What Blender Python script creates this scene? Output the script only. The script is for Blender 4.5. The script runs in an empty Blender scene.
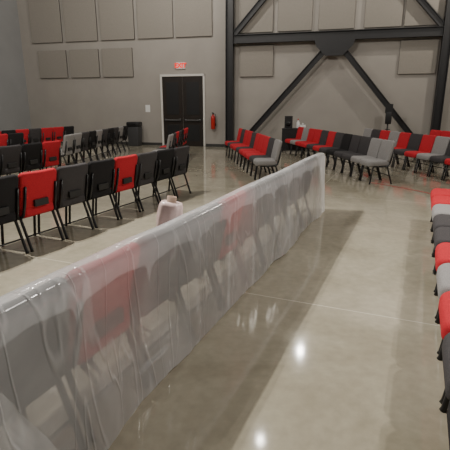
import bpy, bmesh, math, random
from mathutils import Vector, Matrix, noise
random.seed(4)
scene=bpy.context.scene
coll=scene.collection
R=math.radians

# ---------------------------------------------------------------- materials
def mat(name,col,rough=.6,metal=0,noise_amt=0,nscale=30,bump=0,emit=0,spec=.5):
    m=bpy.data.materials.new(name); m.use_nodes=True
    nt=m.node_tree; b=nt.nodes["Principled BSDF"]
    b.inputs["Base Color"].default_value=(*col,1)
    b.inputs["Roughness"].default_value=rough
    b.inputs["Metallic"].default_value=metal
    b.inputs["Specular IOR Level"].default_value=spec
    if emit:
        b.inputs["Emission Color"].default_value=(*col,1); b.inputs["Emission Strength"].default_value=emit
    if noise_amt or bump:
        tc=nt.nodes.new("ShaderNodeTexCoord")
        n=nt.nodes.new("ShaderNodeTexNoise"); n.inputs["Scale"].default_value=nscale; n.inputs["Detail"].default_value=5
        nt.links.new(tc.outputs["Object"],n.inputs["Vector"])
        if noise_amt:
            r=nt.nodes.new("ShaderNodeValToRGB")
            r.color_ramp.elements[0].position=.3; r.color_ramp.elements[1].position=.7
            r.color_ramp.elements[0].color=(*[c*(1-noise_amt) for c in col],1)
            r.color_ramp.elements[1].color=(*[min(1,c*(1+noise_amt)) for c in col],1)
            nt.links.new(n.outputs["Fac"],r.inputs["Fac"]); nt.links.new(r.outputs["Color"],b.inputs["Base Color"])
        if bump:
            bp=nt.nodes.new("ShaderNodeBump"); bp.inputs["Strength"].default_value=bump; bp.inputs["Distance"].default_value=.01
            nt.links.new(n.outputs["Fac"],bp.inputs["Height"]); nt.links.new(bp.outputs["Normal"],b.inputs["Normal"])
    return m
FAB={
 'red':mat("fabric_red",(.48,.022,.032),.85,0,.2,160,.25,spec=.2),
 'charcoal':mat("fabric_charcoal",(.056,.052,.054),.9,0,.25,160,.25,spec=.2),
 'black':mat("fabric_black",(.022,.021,.022),.9,0,.25,160,.25,spec=.15),
 'gray':mat("fabric_gray",(.27,.26,.255),.9,0,.2,160,.25,spec=.2)}
M_frame=mat("frame_black",(.008,.008,.009),.35)
M_pocket=mat("pocket_plastic",(.012,.012,.012),.6)
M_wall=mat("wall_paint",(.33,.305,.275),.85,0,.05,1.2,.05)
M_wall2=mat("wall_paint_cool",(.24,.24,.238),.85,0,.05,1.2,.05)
M_panel=mat("acoustic_panel_fabric",(.262,.24,.21),.95,0,.08,60,.2)
M_pedge=mat("acoustic_panel_edge",(.085,.078,.068),.95)
M_steel=mat("dark_steel",(.012,.0115,.013),.5,0,.15,8)
M_base=mat("baseboard_dark",(.04,.038,.036),.6)
M_door=mat("door_dark",(.020,.015,.012),.4,0,.2,6)
M_trim=mat("door_frame_light",(.62,.60,.56),.6)
M_metal=mat("brushed_metal",(.12,.12,.12),.4,.8)
M_ceil=mat("ceiling_dark",(.02,.02,.02),.9)
M_exred=mat("extinguisher_red",(.45,.02,.015),.3)
M_black=mat("plastic_black",(.012,.012,.013),.45)
M_bin=mat("plastic_dark_gray",(.045,.045,.047),.5)
M_white=mat("plastic_white",(.75,.75,.73),.5)
M_exit=mat("sign_white",(.7,.68,.65),.5)
M_exitred=mat("sign_letter_red",(.9,.02,.01),.5,emit=.8)
M_redline=mat("red_floor_paint",(.42,.06,.05),.35)
M_roll=mat("film_roll_pinkish",(.90,.68,.65),.25,0,.14,14)
M_core=mat("cardboard_core",(.42,.29,.22),.8)

def film_mat(name,lo,hi,ridge_amt=.16,base=.8,rs=1.0,bd=.010):
    m=bpy.data.materials.new(name); m.use_nodes=True; nt=m.node_tree; L=nt.links.new
    for n in list(nt.nodes): nt.nodes.remove(n)
    out=nt.nodes.new("ShaderNodeOutputMaterial")
    tr=nt.nodes.new("ShaderNodeBsdfTransparent"); tr.inputs[0].default_value=(.92,.92,.92,1)
    pr=nt.nodes.new("ShaderNodeBsdfPrincipled"); pr.inputs["Base Color"].default_value=(base,base,base*1.01,1); pr.inputs["Roughness"].default_value=.14; pr.inputs["Specular IOR Level"].default_value=1.0
    tl=nt.nodes.new("ShaderNodeBsdfTranslucent"); tl.inputs[0].default_value=(.92,.92,.93,1)
    m1=nt.nodes.new("ShaderNodeMixShader"); m1.inputs[0].default_value=.5
    mx=nt.nodes.new("ShaderNodeMixShader")
    uv=nt.nodes.new("ShaderNodeUVMap"); uv.uv_map="UVMap"
    def ridge(rot,sc,scale,w):
        mp=nt.nodes.new("ShaderNodeMapping"); mp.inputs["Rotation"].default_value=(0,0,R(rot)); mp.inputs["Scale"].default_value=(sc[0],sc[1],1)
        L(uv.outputs[0],mp.inputs[0])
        n=nt.nodes.new("ShaderNodeTexNoise"); n.inputs["Scale"].default_value=scale; n.inputs["Detail"].default_value=2.5; n.inputs["Distortion"].default_value=.25
        L(mp.outputs[0],n.inputs["Vector"])
        a=nt.nodes.new("ShaderNodeMath"); a.operation='MULTIPLY_ADD'; a.inputs[1].default_value=2; a.inputs[2].default_value=-1; L(n.outputs["Fac"],a.inputs[0])
        b=nt.nodes.new("ShaderNodeMath"); b.operation='ABSOLUTE'; L(a.outputs[0],b.inputs[0])
        c=nt.nodes.new("ShaderNodeMapRange"); c.inputs[1].default_value=0; c.inputs[2].default_value=w; c.inputs[3].default_value=1; c.inputs[4].default_value=0; c.interpolation_type='SMOOTHSTEP'; L(b.outputs[0],c.inputs[0])
        return c.outputs[0]
    r1=ridge(30,(1.8*rs,.38*rs),1.6,.04); r2=ridge(-26,(2.0*rs,.38*rs),1.7,.035)
    mxx=nt.nodes.new("ShaderNodeMath"); mxx.operation='MAXIMUM'; L(r1,mxx.inputs[0]); L(r2,mxx.inputs[1])
    n3=nt.nodes.new("ShaderNodeTexNoise"); n3.inputs["Scale"].default_value=1.5; n3.inputs["Detail"].default_value=4; n3.inputs["Distortion"].default_value=.8; L(uv.outputs[0],n3.inputs["Vector"])
    mr=nt.nodes.new("ShaderNodeMapRange"); mr.inputs[1].default_value=.3; mr.inputs[2].default_value=.7; mr.inputs[3].default_value=lo; mr.inputs[4].default_value=hi; L(n3.outputs["Fac"],mr.inputs[0])
    ad=nt.nodes.new("ShaderNodeMath"); ad.operation='MULTIPLY_ADD'; ad.use_clamp=True; ad.inputs[1].default_value=ridge_amt; L(mxx.outputs[0],ad.inputs[0]); L(mr.outputs[0],ad.inputs[2])
    bp=nt.nodes.new("ShaderNodeBump"); bp.inputs["Strength"].default_value=.4; bp.inputs["Distance"].default_value=bd
    L(mxx.outputs[0],bp.inputs["Height"]); L(bp.outputs[0],pr.inputs["Normal"])
    L(pr.outputs[0],m1.inputs[1]); L(tl.outputs[0],m1.inputs[2])
    L(ad.outputs[0],mx.inputs[0]); L(tr.outputs[0],mx.inputs[1]); L(m1.outputs[0],mx.inputs[2]); L(mx.outputs[0],out.inputs[0])
    return m
M_film=film_mat("clear_plastic_film",.48,.72,.14,.90)
M_film2=film_mat("clear_plastic_film_bunched",.36,.58,.34,.92,1.8,.02)

# floor: polished concrete with saw-cut joints
def floor_mat():
    m=bpy.data.materials.new("polished_concrete"); m.use_nodes=True; nt=m.node_tree; L=nt.links.new
    b=nt.nodes["Principled BSDF"]
    tc=nt.nodes.new("ShaderNodeTexCoord")
    n1=nt.nodes.new("ShaderNodeTexNoise"); n1.inputs["Scale"].default_value=1.0; n1.inputs["Detail"].default_value=9; n1.inputs["Roughness"].default_value=.66; n1.inputs["Distortion"].default_value=.6
    n2=nt.nodes.new("ShaderNodeTexNoise"); n2.inputs["Scale"].default_value=14; n2.inputs["Detail"].default_value=6
    L(tc.outputs["Object"],n1.inputs["Vector"]); L(tc.outputs["Object"],n2.inputs["Vector"])
    r=nt.nodes.new("ShaderNodeValToRGB"); e=r.color_ramp.elements
    e[0].position=.33; e[0].color=(.285,.256,.188,1); e[1].position=.68; e[1].color=(.41,.376,.292,1)
    L(n1.outputs["Fac"],r.inputs["Fac"])
    r2=nt.nodes.new("ShaderNodeValToRGB"); e=r2.color_ramp.elements
    e[0].position=.3; e[0].color=(.90,.90,.90,1); e[1].position=.7; e[1].color=(1.05,1.05,1.05,1)
    L(n2.outputs["Fac"],r2.inputs["Fac"])
    mm=nt.nodes.new("ShaderNodeMix"); mm.data_type='RGBA'; mm.blend_type='MULTIPLY'; mm.inputs[0].default_value=1
    L(r.outputs["Color"],mm.inputs[6]); L(r2.outputs["Color"],mm.inputs[7])
    mp=nt.nodes.new("ShaderNodeMapping"); mp.inputs["Rotation"].default_value=(0,0,R(22.5))
    L(tc.outputs["Object"],mp.inputs[0])
    sp=nt.nodes.new("ShaderNodeSeparateXYZ"); L(mp.outputs[0],sp.inputs[0])
    def joint(sock,off):
        a=nt.nodes.new("ShaderNodeMath"); a.operation='SUBTRACT'; a.inputs[1].default_value=off; L(sock,a.inputs[0])
        w=nt.nodes.new("ShaderNodeMath"); w.operation='PINGPONG'; w.inputs[1].default_value=2.3; L(a.outputs[0],w.inputs[0])
        c=nt.nodes.new("ShaderNodeMath"); c.operation='LESS_THAN'; c.inputs[1].default_value=.005; L(w.outputs[0],c.inputs[0]); return c.outputs[0]
    j1=joint(sp.outputs[0],-1.5); j2=joint(sp.outputs[1],3.32)
    mx=nt.nodes.new("ShaderNodeMath"); mx.operation='MAXIMUM'; L(j1,mx.inputs[0]); L(j2,mx.inputs[1])
    jm=nt.nodes.new("ShaderNodeMix"); jm.data_type='RGBA'; L(mx.outputs[0],jm.inputs[0]); L(mm.outputs[2],jm.inputs[6]); jm.inputs[7].default_value=(.56,.52,.43,1)
    L(jm.outputs[2],b.inputs["Base Color"])
    mr=nt.nodes.new("ShaderNodeMapRange"); mr.inputs[3].default_value=.05; mr.inputs[4].default_value=.11; L(n1.outputs["Fac"],mr.inputs[0])
    L(mr.outputs[0],b.inputs["Roughness"]); b.inputs["Specular IOR Level"].default_value=.6
    return m
M_floor=floor_mat()

# ---------------------------------------------------------------- mesh helpers
def finish(bm,name,m,smooth=True):
    bmesh.ops.recalc_face_normals(bm,faces=bm.faces)
    me=bpy.data.meshes.new(name); bm.to_mesh(me); bm.free()
    me.materials.append(m)
    if smooth:
        for p in me.polygons: p.use_smooth=True
    return me
def box_into(bm,lo,hi,bev=0,seg=2):
    b2=bmesh.new(); bmesh.ops.create_cube(b2,size=1)
    for v in b2.verts:
        v.co=Vector([(lo[i]+hi[i])/2+v.co[i]*(hi[i]-lo[i]) for i in range(3)])
    if bev: bmesh.ops.bevel(b2,geom=b2.edges[:],offset=bev,segments=seg,affect='EDGES',profile=.5)
    t=bpy.data.meshes.new("t"); b2.to_mesh(t); b2.free(); bm.from_mesh(t); bpy.data.meshes.remove(t)
def box_mesh(name,lo,hi,m,bev=0,seg=2,smooth=False):
    bm=bmesh.new(); box_into(bm,lo,hi,bev,seg); return finish(bm,name,m,smooth)
def tube_into(bm,pts,r,seg=8,cap=True):
    pts=[Vector(p) for p in pts]; rings=[]
    for i,p in enumerate(pts):
        if i==0: d=pts[1]-p
        elif i==len(pts)-1: d=p-pts[-2]
        else: d=(pts[i+1]-p).normalized()+(p-pts[i-1]).normalized()
        d.normalize()
        a=Vector((1,0,0)) if abs(d.x)<.8 else Vector((0,1,0))
        s=d.cross(a).normalized(); t=d.cross(s).normalized()
        rr=r[i] if isinstance(r,(list,tuple)) else r
        rings.append([bm.verts.new(p+rr*(math.cos(k*2*math.pi/seg)*s+math.sin(k*2*math.pi/seg)*t)) for k in range(seg)])
    for a,b in zip(rings,rings[1:]):
        for k in range(seg): bm.faces.new((a[k],a[(k+1)%seg],b[(k+1)%seg],b[k]))
    if cap: bm.faces.new(rings[0]); bm.faces.new(rings[-1])
def tube_mesh(name,pts,r,m,seg=8):
    bm=bmesh.new(); tube_into(bm,pts,r,seg); return finish(bm,name,m)
def lathe(name,prof,m,seg=24):
    bm=bmesh.new(); rings=[]
    for rr,z in prof: rings.append([bm.verts.new((rr*math.cos(k*2*math.pi/seg),rr*math.sin(k*2*math.pi/seg),z)) for k in range(seg)])
    for a,b in zip(rings,rings[1:]):
        for k in range(seg): bm.faces.new((a[k],a[(k+1)%seg],b[(k+1)%seg],b[k]))
    bm.faces.new(rings[0]); bm.faces.new(rings[-1])
    return finish(bm,name,m)
def add(name,me,loc=(0,0,0),rz=0,parent=None,**props):
    o=bpy.data.objects.new(name,me); coll.objects.link(o); o.location=loc; o.rotation_euler=(0,0,rz)
    if parent: o.parent=parent
    for k,v in props.items(): o[k]=v
    return o

# ---------------------------------------------------------------- room
WA=R(-15); W0=Vector((-1.69,18.0,0))
U=Vector((math.cos(WA),math.sin(WA),0)); N=Vector((math.sin(WA),-math.cos(WA),0))
def W(a,b,z=0):
    v=W0+a*U+b*N; return (v.x,v.y,z)
A0,A1,B1,HC=-7.3,13.5,25.0,7.2
def struct(name,lo,hi,m,bev=0):
    return add(name,box_mesh(name,lo,hi,m,bev),W(0,0),WA,kind="structure")
struct("floor",(A0,-B1,-.1),(A1,0,0),M_floor)
fl=bpy.data.objects["floor"]
fl.data.transform(Matrix.Translation(W0)@Matrix.Rotation(WA,4,'Z')); fl.location=(0,0,0); fl.rotation_euler=(0,0,0)
struct("wall_back",(A0-.2,0,0),(A1+.2,.2,HC),M_wall)
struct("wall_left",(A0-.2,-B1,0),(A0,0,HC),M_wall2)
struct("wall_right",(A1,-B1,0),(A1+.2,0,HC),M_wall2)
struct("wall_front",(A0-.2,-B1-.2,0),(A1+.2,-B1,HC),M_ceil)
struct("ceiling",(A0-.2,-B1-.2,HC),(A1+.2,.2,HC+.1),M_ceil)
bm=bmesh.new(); box_into(bm,(A0,-.02,0),(-.95,0,.11)); box_into(bm,(.95,-.02,0),(A1,0,.11))
add("baseboard_back",finish(bm,"bb",M_base,False),W(0,0),WA,kind="structure")
struct("baseboard_left",(A0,-B1,0),(A0+.02,-.02,.11),M_base)

# door
bm=bmesh.new()
box_into(bm,(-.94,-.06,0),(-.86,.02,2.80),.008); box_into(bm,(.86,-.06,0),(.94,.02,2.80),.008); box_into(bm,(-.94,-.06,2.72),(.94,.02,2.80),.008)
add("trim_1",finish(bm,"door_frame",M_trim,False),W(0,0),WA,kind="structure")
for i,(x0,x1) in enumerate(((-.855,-.008),(.008,.855))):
    bm=bmesh.new(); box_into(bm,(x0,-.035,.01),(x1,-.001,2.71),.004)
    d=add("door_%d"%(i+1),finish(bm,"door_leaf",M_door,False),W(0,0),WA,kind="structure")
    bm=bmesh.new(); box_into(bm,(x0+.08,-.10,1.0),(x1-.08,-.06,1.06),.01); box_into(bm,(x0+.08,-.07,.99),(x0+.16,-.03,1.08),.005); box_into(bm,(x1-.16,-.07,.99),(x1-.08,-.03,1.08),.005)
    add("push_bar",finish(bm,"push_bar",M_metal,False),parent=d)
    bm=bmesh.new()
    for z0,z1 in ((1.25,2.5),(.2,.85)): box_into(bm,(x0+.16,-.042,z0),(x1-.16,-.034,z1),.003)
    add("door_panel",finish(bm,"door_panel",M_black,False),parent=d)

# acoustic panels
def panel(a0,a1,z0,z1):
    h=z1-z0; w=(a1-a0)/2
    bm=bmesh.new(); box_into(bm,(-w,-.075,0),(w,-.003,h),.012,2)
    me=finish(bm,"acoustic_panel",M_panel,False); me.materials.append(M_pedge)
    for p in me.polygons:
        if p.normal.y>-.9: p.material_index=1
    add("acoustic_panel",me,W((a0+a1)/2,0,z0),WA,label="tan fabric acoustic panel fixed on the gray wall",category="acoustic panel",group="acoustic panels on the back wall")
for a in (-6.72,-5.08,-3.44,-1.80,-.22): panel(a,a+1.48,4.15,6.1)
for a in (-6.5,-4.98,-3.46): panel(a,a+1.36,2.74,3.84)
panel(2.35,3.62,2.66,3.75); panel(8.0,9.2,2.66,3.75)
for a in (2.35,3.75,5.2,6.75,8.05): panel(a,a+1.22,4.2,6.1)

# steel braced frame
def ibeam(name,p,q,w,h,parent,yoff):
    p=Vector((p[0],0,p[1])); q=Vector((q[0],0,q[1])); L=(q-p).length; t=.022
    bm=bmesh.new()
    box_into(bm,(-w/2,-h/2,0),(-w/2+t,h/2,L)); box_into(bm,(w/2-t,-h/2,0),(w/2,h/2,L)); box_into(bm,(-w/2+t,-t/2,0),(w/2-t,t/2,L))
    me=finish(bm,name,M_steel,False)
    d=(q-p).normalized(); ang=math.atan2(d.x,d.z)
    me.transform(Matrix.Translation(p+Vector((0,yoff,0)))@Matrix.Rotation(ang,4,'Y'))
    return add(name,me,parent=parent)
fr=add("steel_brace_frame",None,W(0,0),WA,label="dark steel braced frame of columns, beam and diagonals against the wall",category="steel frame")
yo=-.24
ibeam("column",(2.0,0),(2.0,HC-.02),.28,.24,fr,yo)
ibeam("column",(9.4,0),(9.4,HC-.02),.28,.24,fr,yo)
ibeam("beam",(2.14,3.97),(9.26,3.97),.30,.2,fr,yo)
ibeam("brace",(5.72,3.78),(2.35,.05),.19,.15,fr,yo)
ibeam("brace",(5.88,3.78),(9.1,.05),.19,.15,fr,yo)
ibeam("brace",(2.18,4.15),(5.0,HC-.05),.19,.15,fr,yo)
ibeam("brace",(9.22,4.15),(6.4,HC-.05),.19,.15,fr,yo)
bm=bmesh.new()
vs=[(5.1,3.84),(6.5,3.84),(6.42,3.62),(6.1,3.3),(5.5,3.3),(5.18,3.62)]
f=[bm.verts.new((x,yo-.112,z)) for x,z in vs]; g=[bm.verts.new((x,yo-.09,z)) for x,z in vs]
bm.faces.new(f); bm.faces.new(g[::-1])
for k in range(6): bm.faces.new((f[k],f[(k+1)%6],g[(k+1)%6],g[k]))
add("gusset_plate",finish(bm,"gusset_plate",M_steel,False),parent=fr)

# exit sign
ex=add("exit_sign",None,W(-.05,.0,3.0),WA,label="white exit sign with glowing red letters above the double door",category="exit sign")
add("sign_body",box_mesh("sign_body",(-.19,-.05,0),(.19,-.001,.24),M_exit,.008),parent=ex)
cu=bpy.data.curves.new("exit_text","FONT"); cu.body="EXIT"; cu.size=.235; cu.align_x='CENTER'; cu.align_y='CENTER'; cu.extrude=.004; cu.offset=.009
to=bpy.data.objects.new("tmp_text",cu); coll.objects.link(to); bpy.context.view_layer.update()
me=bpy.data.meshes.new_from_object(to.evaluated_get(bpy.context.evaluated_depsgraph_get()))
bpy.data.objects.remove(to); me.materials.clear(); me.materials.append(M_exitred)
me.transform(Matrix.Translation((0,-.056,.12))@Matrix.Rotation(R(90),4,'X'))
add("exit_lettering",me,parent=ex)

# fire extinguisher
fe=add("fire_extinguisher",None,W(1.30,.15,.70),WA,label="red fire extinguisher hung on the wall beside the double door",category="fire extinguisher")
add("cylinder_body",lathe("cylinder_body",[(.075,0),(.088,.02),(.088,.44),(.075,.50),(.04,.54),(.025,.58)],M_exred),parent=fe)
bm=bmesh.new(); box_into(bm,(-.02,-.03,.57),(.02,.03,.63),.005); box_into(bm,(-.015,-.14,.64),(.015,.02,.655),.004); box_into(bm,(-.015,-.12,.605),(.015,.0,.62),.004)
add("valve_handle",finish(bm,"valve",M_black,False),parent=fe)
add("hose",tube_mesh("hose",[(.03,0,.60),(.10,-.02,.58),(.12,-.02,.45),(.118,-.02,.25),(.115,-.02,.12)],[.011,.011,.011,.012,.02],M_black),parent=fe)
add("wall_bracket",box_mesh("wall_bracket",(-.04,.085,.1),(.04,.149,.5),M_metal,.004),parent=fe)
add("wall_notice",box_mesh("wall_notice",(-.1,-.012,0),(.1,-.001,.28),M_white,.003),W(-1.55,0,1.35),WA,label="small white notice plate on the wall beside the door",category="notice")

# trash bin
tb=add("trash_bin",None,W(-1.95,.5),WA,label="dark gray trash bin with rounded lid against the gray wall",category="trash bin")
bm=bmesh.new(); box_into(bm,(-.25,-.22,0),(.25,.22,.78),.03,3)
for v in bm.verts: k=.86+.14*v.co.z/.82; v.co.x*=k; v.co.y*=k
add("bin_body",finish(bm,"bin_body",M_bin),parent=tb)
bm=bmesh.new(); box_into(bm,(-.265,-.235,.78),(.265,.235,.97),.06,4)
add("bin_lid",finish(bm,"bin_lid",M_black),parent=tb)
add("push_flap",box_mesh("push_flap",(-.18,-.25,.82),(.18,-.233,.92),M_frame,.006),parent=tb)

# side table with things on it
tx=W(4.62,1.1)
tbl=add("side_table",None,tx,WA,label="black covered side table by the steel frame",category="table")
add("table_top",box_mesh("table_top",(-.42,-.28,.80),(.42,.28,.83),M_black,.006),parent=tbl)
for x in (-.38,.38):
    for y in (-.24,.24): add("leg",box_mesh("leg",(x-.02,y-.02,0),(x+.02,y+.02,.80),M_frame,.003),parent=tbl)
add("table_skirt",box_mesh("table_skirt",(-.41,-.275,.06),(.41,-.262,.80),M_black,.003),parent=tbl)
def on_table(dx,dy,z): 
    v=Vector(tx)+dx*U-dy*N; return (v.x,v.y,z)
sp=add("loudspeaker",None,on_table(-.22,0,.83),WA,label="black box loudspeaker standing on the side table",category="speaker")
add("cabinet",box_mesh("cabinet",(-.13,-.12,0),(.13,.12,.42),M_black,.015,3),parent=sp)
add("cone",lathe("cone",[(.085,0),(.09,.006),(.03,.004)],M_frame),(0,-.122,.15),parent=sp).rotation_euler=(R(90),0,0)
bt=add("spray_bottle",None,on_table(.12,0,.83),WA,label="white spray bottle on the side table",category="bottle")
add("bottle_body",lathe("bottle_body",[(.055,0),(.06,.02),(.06,.19),(.025,.25),(.025,.28)],M_white),parent=bt)
add("trigger_head",box_mesh("trigger_head",(-.02,-.06,.28),(.02,.03,.33),M_exred,.006),parent=bt)
bx=add("tissue_box",None,on_table(.29,-.02,.83),WA,label="white tissue box on the side table",category="tissue box")
add("carton",box_mesh("carton",(-.1,-.06,0),(.1,.06,.12),M_white,.005),parent=bx)
bm=bmesh.new()
for k in range(5):
    a=k*1.256
    v=[bm.verts.new((.0,0,.115)),bm.verts.new((.04*math.cos(a),.04*math.sin(a),.18)),bm.verts.new((.04*math.cos(a+1),.04*math.sin(a+1),.17))]; bm.faces.new(v)
add("tissue",finish(bm,"tissue",M_white),parent=bx)

# sanitizer stand
st=add("sanitizer_stand",None,W(7.75,1.0),WA,label="black upright sanitizer stand behind the chairs by the wall",category="stand")
add("base_plate",lathe("base_plate",[(.2,0),(.2,.02),(.03,.035)],M_black),parent=st)
add("pole",tube_mesh("pole",[(0,0,.02),(0,0,1.35)],.025,M_black),parent=st)
bm=bmesh.new(); box_into(bm,(-.1,-.12,1.0),(.1,-.02,1.4),.03,3)
add("dispenser",finish(bm,"dispenser",M_black),parent=st)
add("drip_tray",box_mesh("drip_tray",(-.08,-.16,.82),(.08,-.02,.84),M_black,.004),parent=st)
add("sign_plate",box_mesh("sign_plate",(-.12,-.01,1.36),(.12,.01,1.66),M_black,.004),parent=st)

# ---------------------------------------------------------------- chair parts (local: faces +Y)
def seat_mesh(m):
    bm=bmesh.new(); bmesh.ops.create_cube(bm,size=1)
    for v in bm.verts: v.co=Vector((v.co.x*.525,v.co.y*.48+.015,v.co.z*.12+.435))
    e=[e for e in bm.edges if abs((e.verts[0].co-e.verts[1].co).z)>.05]
    bmesh.ops.bevel(bm,geom=e,offset=.075,segments=5,affect='EDGES',profile=.5)
    e=[e for e in bm.edges if abs((e.verts[0].co-e.verts[1].co).z)<.001]
    bmesh.ops.bevel(bm,geom=e,offset=.038,segments=4,affect='EDGES',profile=.5)
    for v in bm.verts:
        if v.co.y>.12: v.co.z-= (v.co.y-.12)**2*1.2
        v.co.x*=1-.10*max(0,(.1-v.co.y))/.3
    return finish(bm,"seat",m)
def back_mesh(m):
    bm=bmesh.new(); bmesh.ops.create_cube(bm,size=1)
    for v in bm.verts: v.co=Vector((v.co.x*.525,v.co.y*.065,v.co.z*.45))
    e=[e for e in bm.edges if abs((e.verts[0].co-e.verts[1].co).y)>.03]
    bmesh.ops.bevel(bm,geom=e,offset=.055,segments=5,affect='EDGES',profile=.5)
    e=[e for e in bm.edges if abs((e.verts[0].co-e.verts[1].co).y)<.001]
    bmesh.ops.bevel(bm,geom=e,offset=.026,segments=3,affect='EDGES',profile=.5)
    bmesh.ops.bisect_plane(bm,geom=bm.verts[:]+bm.edges[:]+bm.faces[:],plane_co=(0,0,0),plane_no=(1,0,0))
    for v in bm.verts:
        v.co.y+= .35*v.co.x**2
        if v.co.z<0: v.co.x*=1+.12*v.co.z
    me=finish(bm,"backrest",m)
    me.transform(Matrix.Translation((0,-.232,.672))@Matrix.Rotation(R(12),4,'X')); return me
SEAT={k:seat_mesh(v) for k,v in FAB.items()}
BACK={k:back_mesh(v) for k,v in FAB.items()}
def leg(x,front):
    if front: pts=[(x,.20,0),(x,.195,.02),(x,.15,.37),(x,.13,.385)]
    else: pts=[(x,-.28,0),(x,-.275,.02),(x*1.0,-.16,.36),(x*1.0,-.155,.40)]
    return tube_mesh("leg",pts,[.020,.0165,.0165,.0165],M_frame,8)
LEGS=[leg(.235,True),leg(-.235,True),leg(.235,False),leg(-.235,False)]
bm=bmesh.new()
for x in (.235,-.235):
    tube_into(bm,[(x,.16,.368),(x,-.16,.368),(x*.98,-.205,.41),(x*.95,-.235,.52),(x*.93,-.275,.74)],.0155,8)
tube_into(bm,[(-.235,.13,.366),(.235,.13,.366)],.012,6)
tube_into(bm,[(-.235,-.12,.366),(.235,-.12,.366)],.012,6)
tube_into(bm,[(-.235,-.235,.17),(.235,-.235,.17)],.010,6)
FRAME=finish(bm,"seat_frame",M_frame)
bm=bmesh.new(); box_into(bm,(-.10,-.262,.49),(.10,-.232,.57),.006,2)
POCKET=finish(bm,"card_pocket",M_pocket,False)
CN={'red':"red",'charcoal':"charcoal gray",'black':"black",'gray':"light gray"}
def chair(x,y,rz,c,where,group):
    rz+=R(random.uniform(-.5,.5))
    e=add("stacking_chair",None,(x,y,0),rz,label="%s padded metal-leg chair %s"%(CN[c],where),category="chair",group=group)
    add("seat",SEAT[c],parent=e); add("backrest",BACK[c],parent=e); add("seat_frame",FRAME,parent=e); add("card_pocket",POCKET,parent=e)
    for l in LEGS: add("leg",l,parent=e)
    return e
def row(p,th,cols,where,group,pitch=.54,dth=0):
    x,y=p; n=0
    for c in cols:
        t=R(th+dth*n); d=(math.sin(t),math.cos(t)); f=(-math.cos(t),math.sin(t))
        cx,cy=x+d[0]*pitch/2,y+d[1]*pitch/2
        chair(cx+f[0]*.30,cy+f[1]*.30,R(90)-t,c,where,group)
        x+=d[0]*pitch; y+=d[1]*pitch; n+=1
g,c,r,k='gray','charcoal','red','black'
row((-2.30-.82*.41,4.36-.82*.91),24.5,[c,k,r,c,k,r,c,k,c],"across the aisle","open chair row across the aisle",pitch=.54)
DR0=(-.80,1.39); TH=23.8; dd=Vector((math.sin(R(TH)),math.cos(R(TH)),0)); cc=Vector((math.cos(R(TH)),-math.sin(R(TH)),0))
PB=.535
row((DR0[0]-dd.x*PB*2-dd.x*.16,DR0[1]-dd.y*PB*2-dd.y*.16),TH,[c,c,k,r,c,k,r,k,c,k,c,k],"under clear plastic sheeting","chairs under plastic sheeting",pitch=PB)
row((1.22,.83),24,[k,c,r,g,r,c,c,g,r,r],"beside the walkway","chair row beside the walkway")
row((1.22,9.1),-6,[g,c,r,r,r,c,r,r,c,r],"beyond the sheeted row","chair row beyond the sheeting",dth=-.3)
row((3.55,9.0),-6,[g,g,c,c,k,c,r,c,r,r,g,r],"near the steel frame","chair row near the steel frame",dth=-.4)
row((5.5,8.5),-8.5,[c,r,c,g,r,c,r,g,r,c,g],"in the last row by the frame","last chair row by the steel frame",pitch=.54)
row((7.0,9.2),-8.5,[r,c,r,g,r,c,r,r],"in the outer row by the wall","outer chair row by the back wall",pitch=.54)
row((-4.2,7.26),20,[k,c,k,r],"in the second row","second chair row from the aisle")
row((-7.1,11.4),20,[r,c,r,k,r,c,r,r,k],"near the side wall","chair row by the side wall")
row((-6.6,9.0),20,[r,k,r,c,r,k],"in the third row","third chair row from the aisle")
row((-3.95,10.9),4,[g,g,c,k,g,c,k,c,g,k],"in front of the trash bin","chair row before the trash bin",pitch=.545)
row((-1.35,11.0),2,[g,c,r,c,k,r,r],"before the double door","short chair row before the door",pitch=.545)

# ---------------------------------------------------------------- plastic film over the row
P0=Vector((DR0[0],DR0[1],0))
def fold(s,q,amp):
    n=noise.noise(Vector((s*1.0+q*.9,q*.6,3.1)))+.5*noise.noise(Vector((s*2.8-q*1.9,q*.9,7.7)))+.14*noise.noise(Vector((s*9+q*2,q*1,1.3)))
    return n*amp
prof=[(.06,.015),(.06,.10),(.058,.25),(.056,.42),(.054,.60),(.05,.76),(.045,.87),(.025,.915),(-.02,.925),(-.07,.915),(-.12,.87),(-.20,.74),(-.32,.62),(-.46,.56),(-.60,.52),(-.64,.43),(-.66,.28),(-.67,.12)]
def resample(prof,n):
    pts=[Vector((a,b,0)) for a,b in prof]; ls=[0]
    for a,b in zip(pts,pts[1:]): ls.append(ls[-1]+(b-a).length)
    out=[]
    for i in range(n+1):
        t=ls[-1]*i/n; j=0
        while j<len(ls)-2 and ls[j+1]<t: j+=1
        u=(t-ls[j])/(ls[j+1]-ls[j]); out.append((pts[j].lerp(pts[j+1],u),t))
    return out
PR=resample(prof,76)
def film(name,s0,s1,ns,f_off,edge=None,m=M_film,jmax=None):
    bm=bmesh.new(); G=[]; uvl=bm.loops.layers.uv.new("UVMap"); UVD={}
    prs=PR if jmax is None else PR[:jmax]
    for i in range(ns+1):
        colv=[]
        for p,q in prs:
            s=s0+(s1-s0)*i/ns
            if edge: 
                e=edge(p.y,q); s=s0+(e-s0)*i/ns
            hang=max(0,min(1,(.90-p.y)/.5)) 
            o,z=f_off(s,p.x,p.y,q,hang)
            z=max(z,.012)
            v=bm.verts.new(P0+dd*s+cc*o+Vector((0,0,z))); UVD[v]=(s,q); colv.append(v)
        G.append(colv)
    for a,b in zip(G,G[1:]):
        for j in range(len(a)-1):
            f=bm.faces.new((a[j],b[j],b[j+1],a[j+1]))
            for l in f.loops: l[uvl].uv=UVD[l.vert]
    return finish(bm,name,m)
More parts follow.
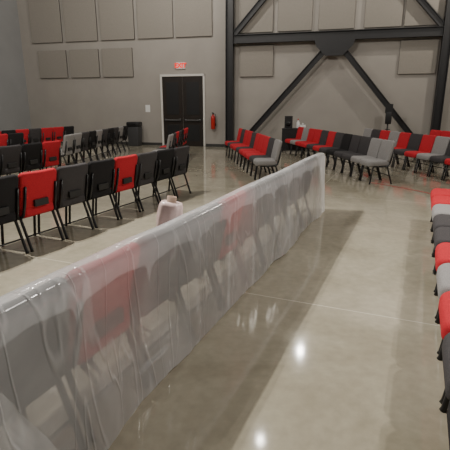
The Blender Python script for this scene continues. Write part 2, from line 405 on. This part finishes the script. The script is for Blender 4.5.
def off1(s,o,z,q,h):
    near=1 if o>-.03 else -1
    f=fold(s,q,.05)*h
    f=max(f,-.03)+.01*h if near>0 else -abs(f)*.6
    return o+f, z+(.004*noise.noise(Vector((s*3,q*2,5))) if z>.8 else 0)+(.03*noise.noise(Vector((s*1.7,0,9)))+.01 if z<.2 else 0)+.004*math.sin(s*3)
me=film("plastic_sheet",-1.3,5.62,460,off1)
add("plastic_sheet",me,label="long clear wrinkled plastic sheet draped over a row of chairs",category="plastic sheet")
def off2(s,o,z,q,h):
    a,b=off1(s,o,z,q,h)
    cr=abs(noise.noise(Vector((s*5,z*3,2.2))))*.10+abs(noise.noise(Vector((s*11-z*4,z*6,8.1))))*.05
    return a+.02+.07*h+cr*h, b+.012
me=film("plastic_sheet",-1.3,.2,200,off2,edge=lambda z,q:-.24+.34*(1-min(1,z/.9))**.8+.03*noise.noise(Vector((q*5,1,4))),m=M_film2,jmax=38)
add("plastic_sheet",me,label="loose bunched end of clear plastic film hanging over the chairs",category="plastic sheet")

# film roll standing on a sheeted chair
rl=add("film_roll",None,(-.44,2.95,.56),label="pinkish white roll of plastic film standing on a chair",category="film roll")
bm=bmesh.new(); seg=48; rings=[]
for i in range(17):
    z=.39*i/16; base=.086 if 0<i<16 else .076
    rings.append([bm.verts.new(((base+.012*noise.noise(Vector((math.cos(k*2*math.pi/seg)*2,math.sin(k*2*math.pi/seg)*2,z*9))))*math.cos(k*2*math.pi/seg),(base+.012*noise.noise(Vector((math.cos(k*2*math.pi/seg)*2,math.sin(k*2*math.pi/seg)*2,z*9))))*math.sin(k*2*math.pi/seg),z)) for k in range(seg)])
rings.append([bm.verts.new((.04*math.cos(k*2*math.pi/seg),.04*math.sin(k*2*math.pi/seg),.392)) for k in range(seg)])
for a,b in zip(rings,rings[1:]):
    for q in range(seg): bm.faces.new((a[q],a[(q+1)%seg],b[(q+1)%seg],b[q]))
bm.faces.new(rings[0]); bm.faces.new(rings[-1])
add("wound_film",finish(bm,"wound_film",M_roll),parent=rl)
add("cardboard_core",lathe("cardboard_core",[(.034,.02),(.034,.43),(.026,.43),(.026,.40)],M_core,20),parent=rl)
rl.rotation_euler=(R(-3),R(9),0)

# red line on the floor
bm=bmesh.new(); prev=None
for i in range(31):
    t=i/30; x=3.15+.75*t+.25*math.sin(t*2.4); y=9.2-1.9*t
    dx,dy=.75+.6*math.cos(t*2.4),-1.9; l=math.hypot(dx,dy); nx,ny=-dy/l*.025,dx/l*.025
    a=bm.verts.new((x+nx,y+ny,.003)); b=bm.verts.new((x-nx,y-ny,.003))
    if prev: bm.faces.new((prev[0],a,b,prev[1]))
    prev=(a,b)
add("floor_line",finish(bm,"floor_line",M_redline,False),label="thin curved red painted line on the concrete floor",category="floor line")

# ---------------------------------------------------------------- lights
def lamp(x,y,z,p,rad=.07,col=(1,.95,.87)):
    l=bpy.data.lights.new("ceiling_lamp","POINT"); l.energy=p; l.shadow_soft_size=rad; l.color=col
    o=bpy.data.objects.new("ceiling_lamp",l); coll.objects.link(o); o.location=(x,y,z)
def spot(x,y,z,tx,ty,p,ang,rad=.05,col=(1,.95,.87)):
    l=bpy.data.lights.new("ceiling_spot","SPOT"); l.energy=p; l.shadow_soft_size=rad; l.color=col; l.spot_size=R(ang); l.spot_blend=.8
    o=bpy.data.objects.new("ceiling_spot",l); coll.objects.link(o); o.location=(x,y,z)
    o.rotation_euler=(Vector((tx,ty,0))-Vector((x,y,z))).to_track_quat('-Z','Y').to_euler()
lamp(2.7,13.7,6.9,130,.05); lamp(.93,9.42,6.9,50,.05)
lamp(5.2,4.4,6.2,700); lamp(-3.3,6.3,6.9,1300)
spot(-3.2,5.8,6.9,.9,3.4,2300,75)          # walkway spot, throws the sheeted row's shadow
spot(5.2,3.4,6.2,1.4,2.6,650,60)           # spot over the right-hand row
lamp(-6,13,6.9,380); lamp(8,13,6.9,520,.07,(1,.93,.82)); lamp(-1.8,14.5,6.9,350)
w=bpy.data.worlds.new("world"); scene.world=w; w.use_nodes=True
w.node_tree.nodes["Background"].inputs[0].default_value=(.5,.5,.5,1); w.node_tree.nodes["Background"].inputs[1].default_value=.2

# ---------------------------------------------------------------- camera
cam=bpy.data.cameras.new("camera"); co=bpy.data.objects.new("camera",cam); coll.objects.link(co)
cam.sensor_width=36; cam.lens=430/450*36; cam.clip_start=.02
co.location=(0,0,1.6); co.rotation_euler=(R(90-15.5),0,0)
scene.camera=co
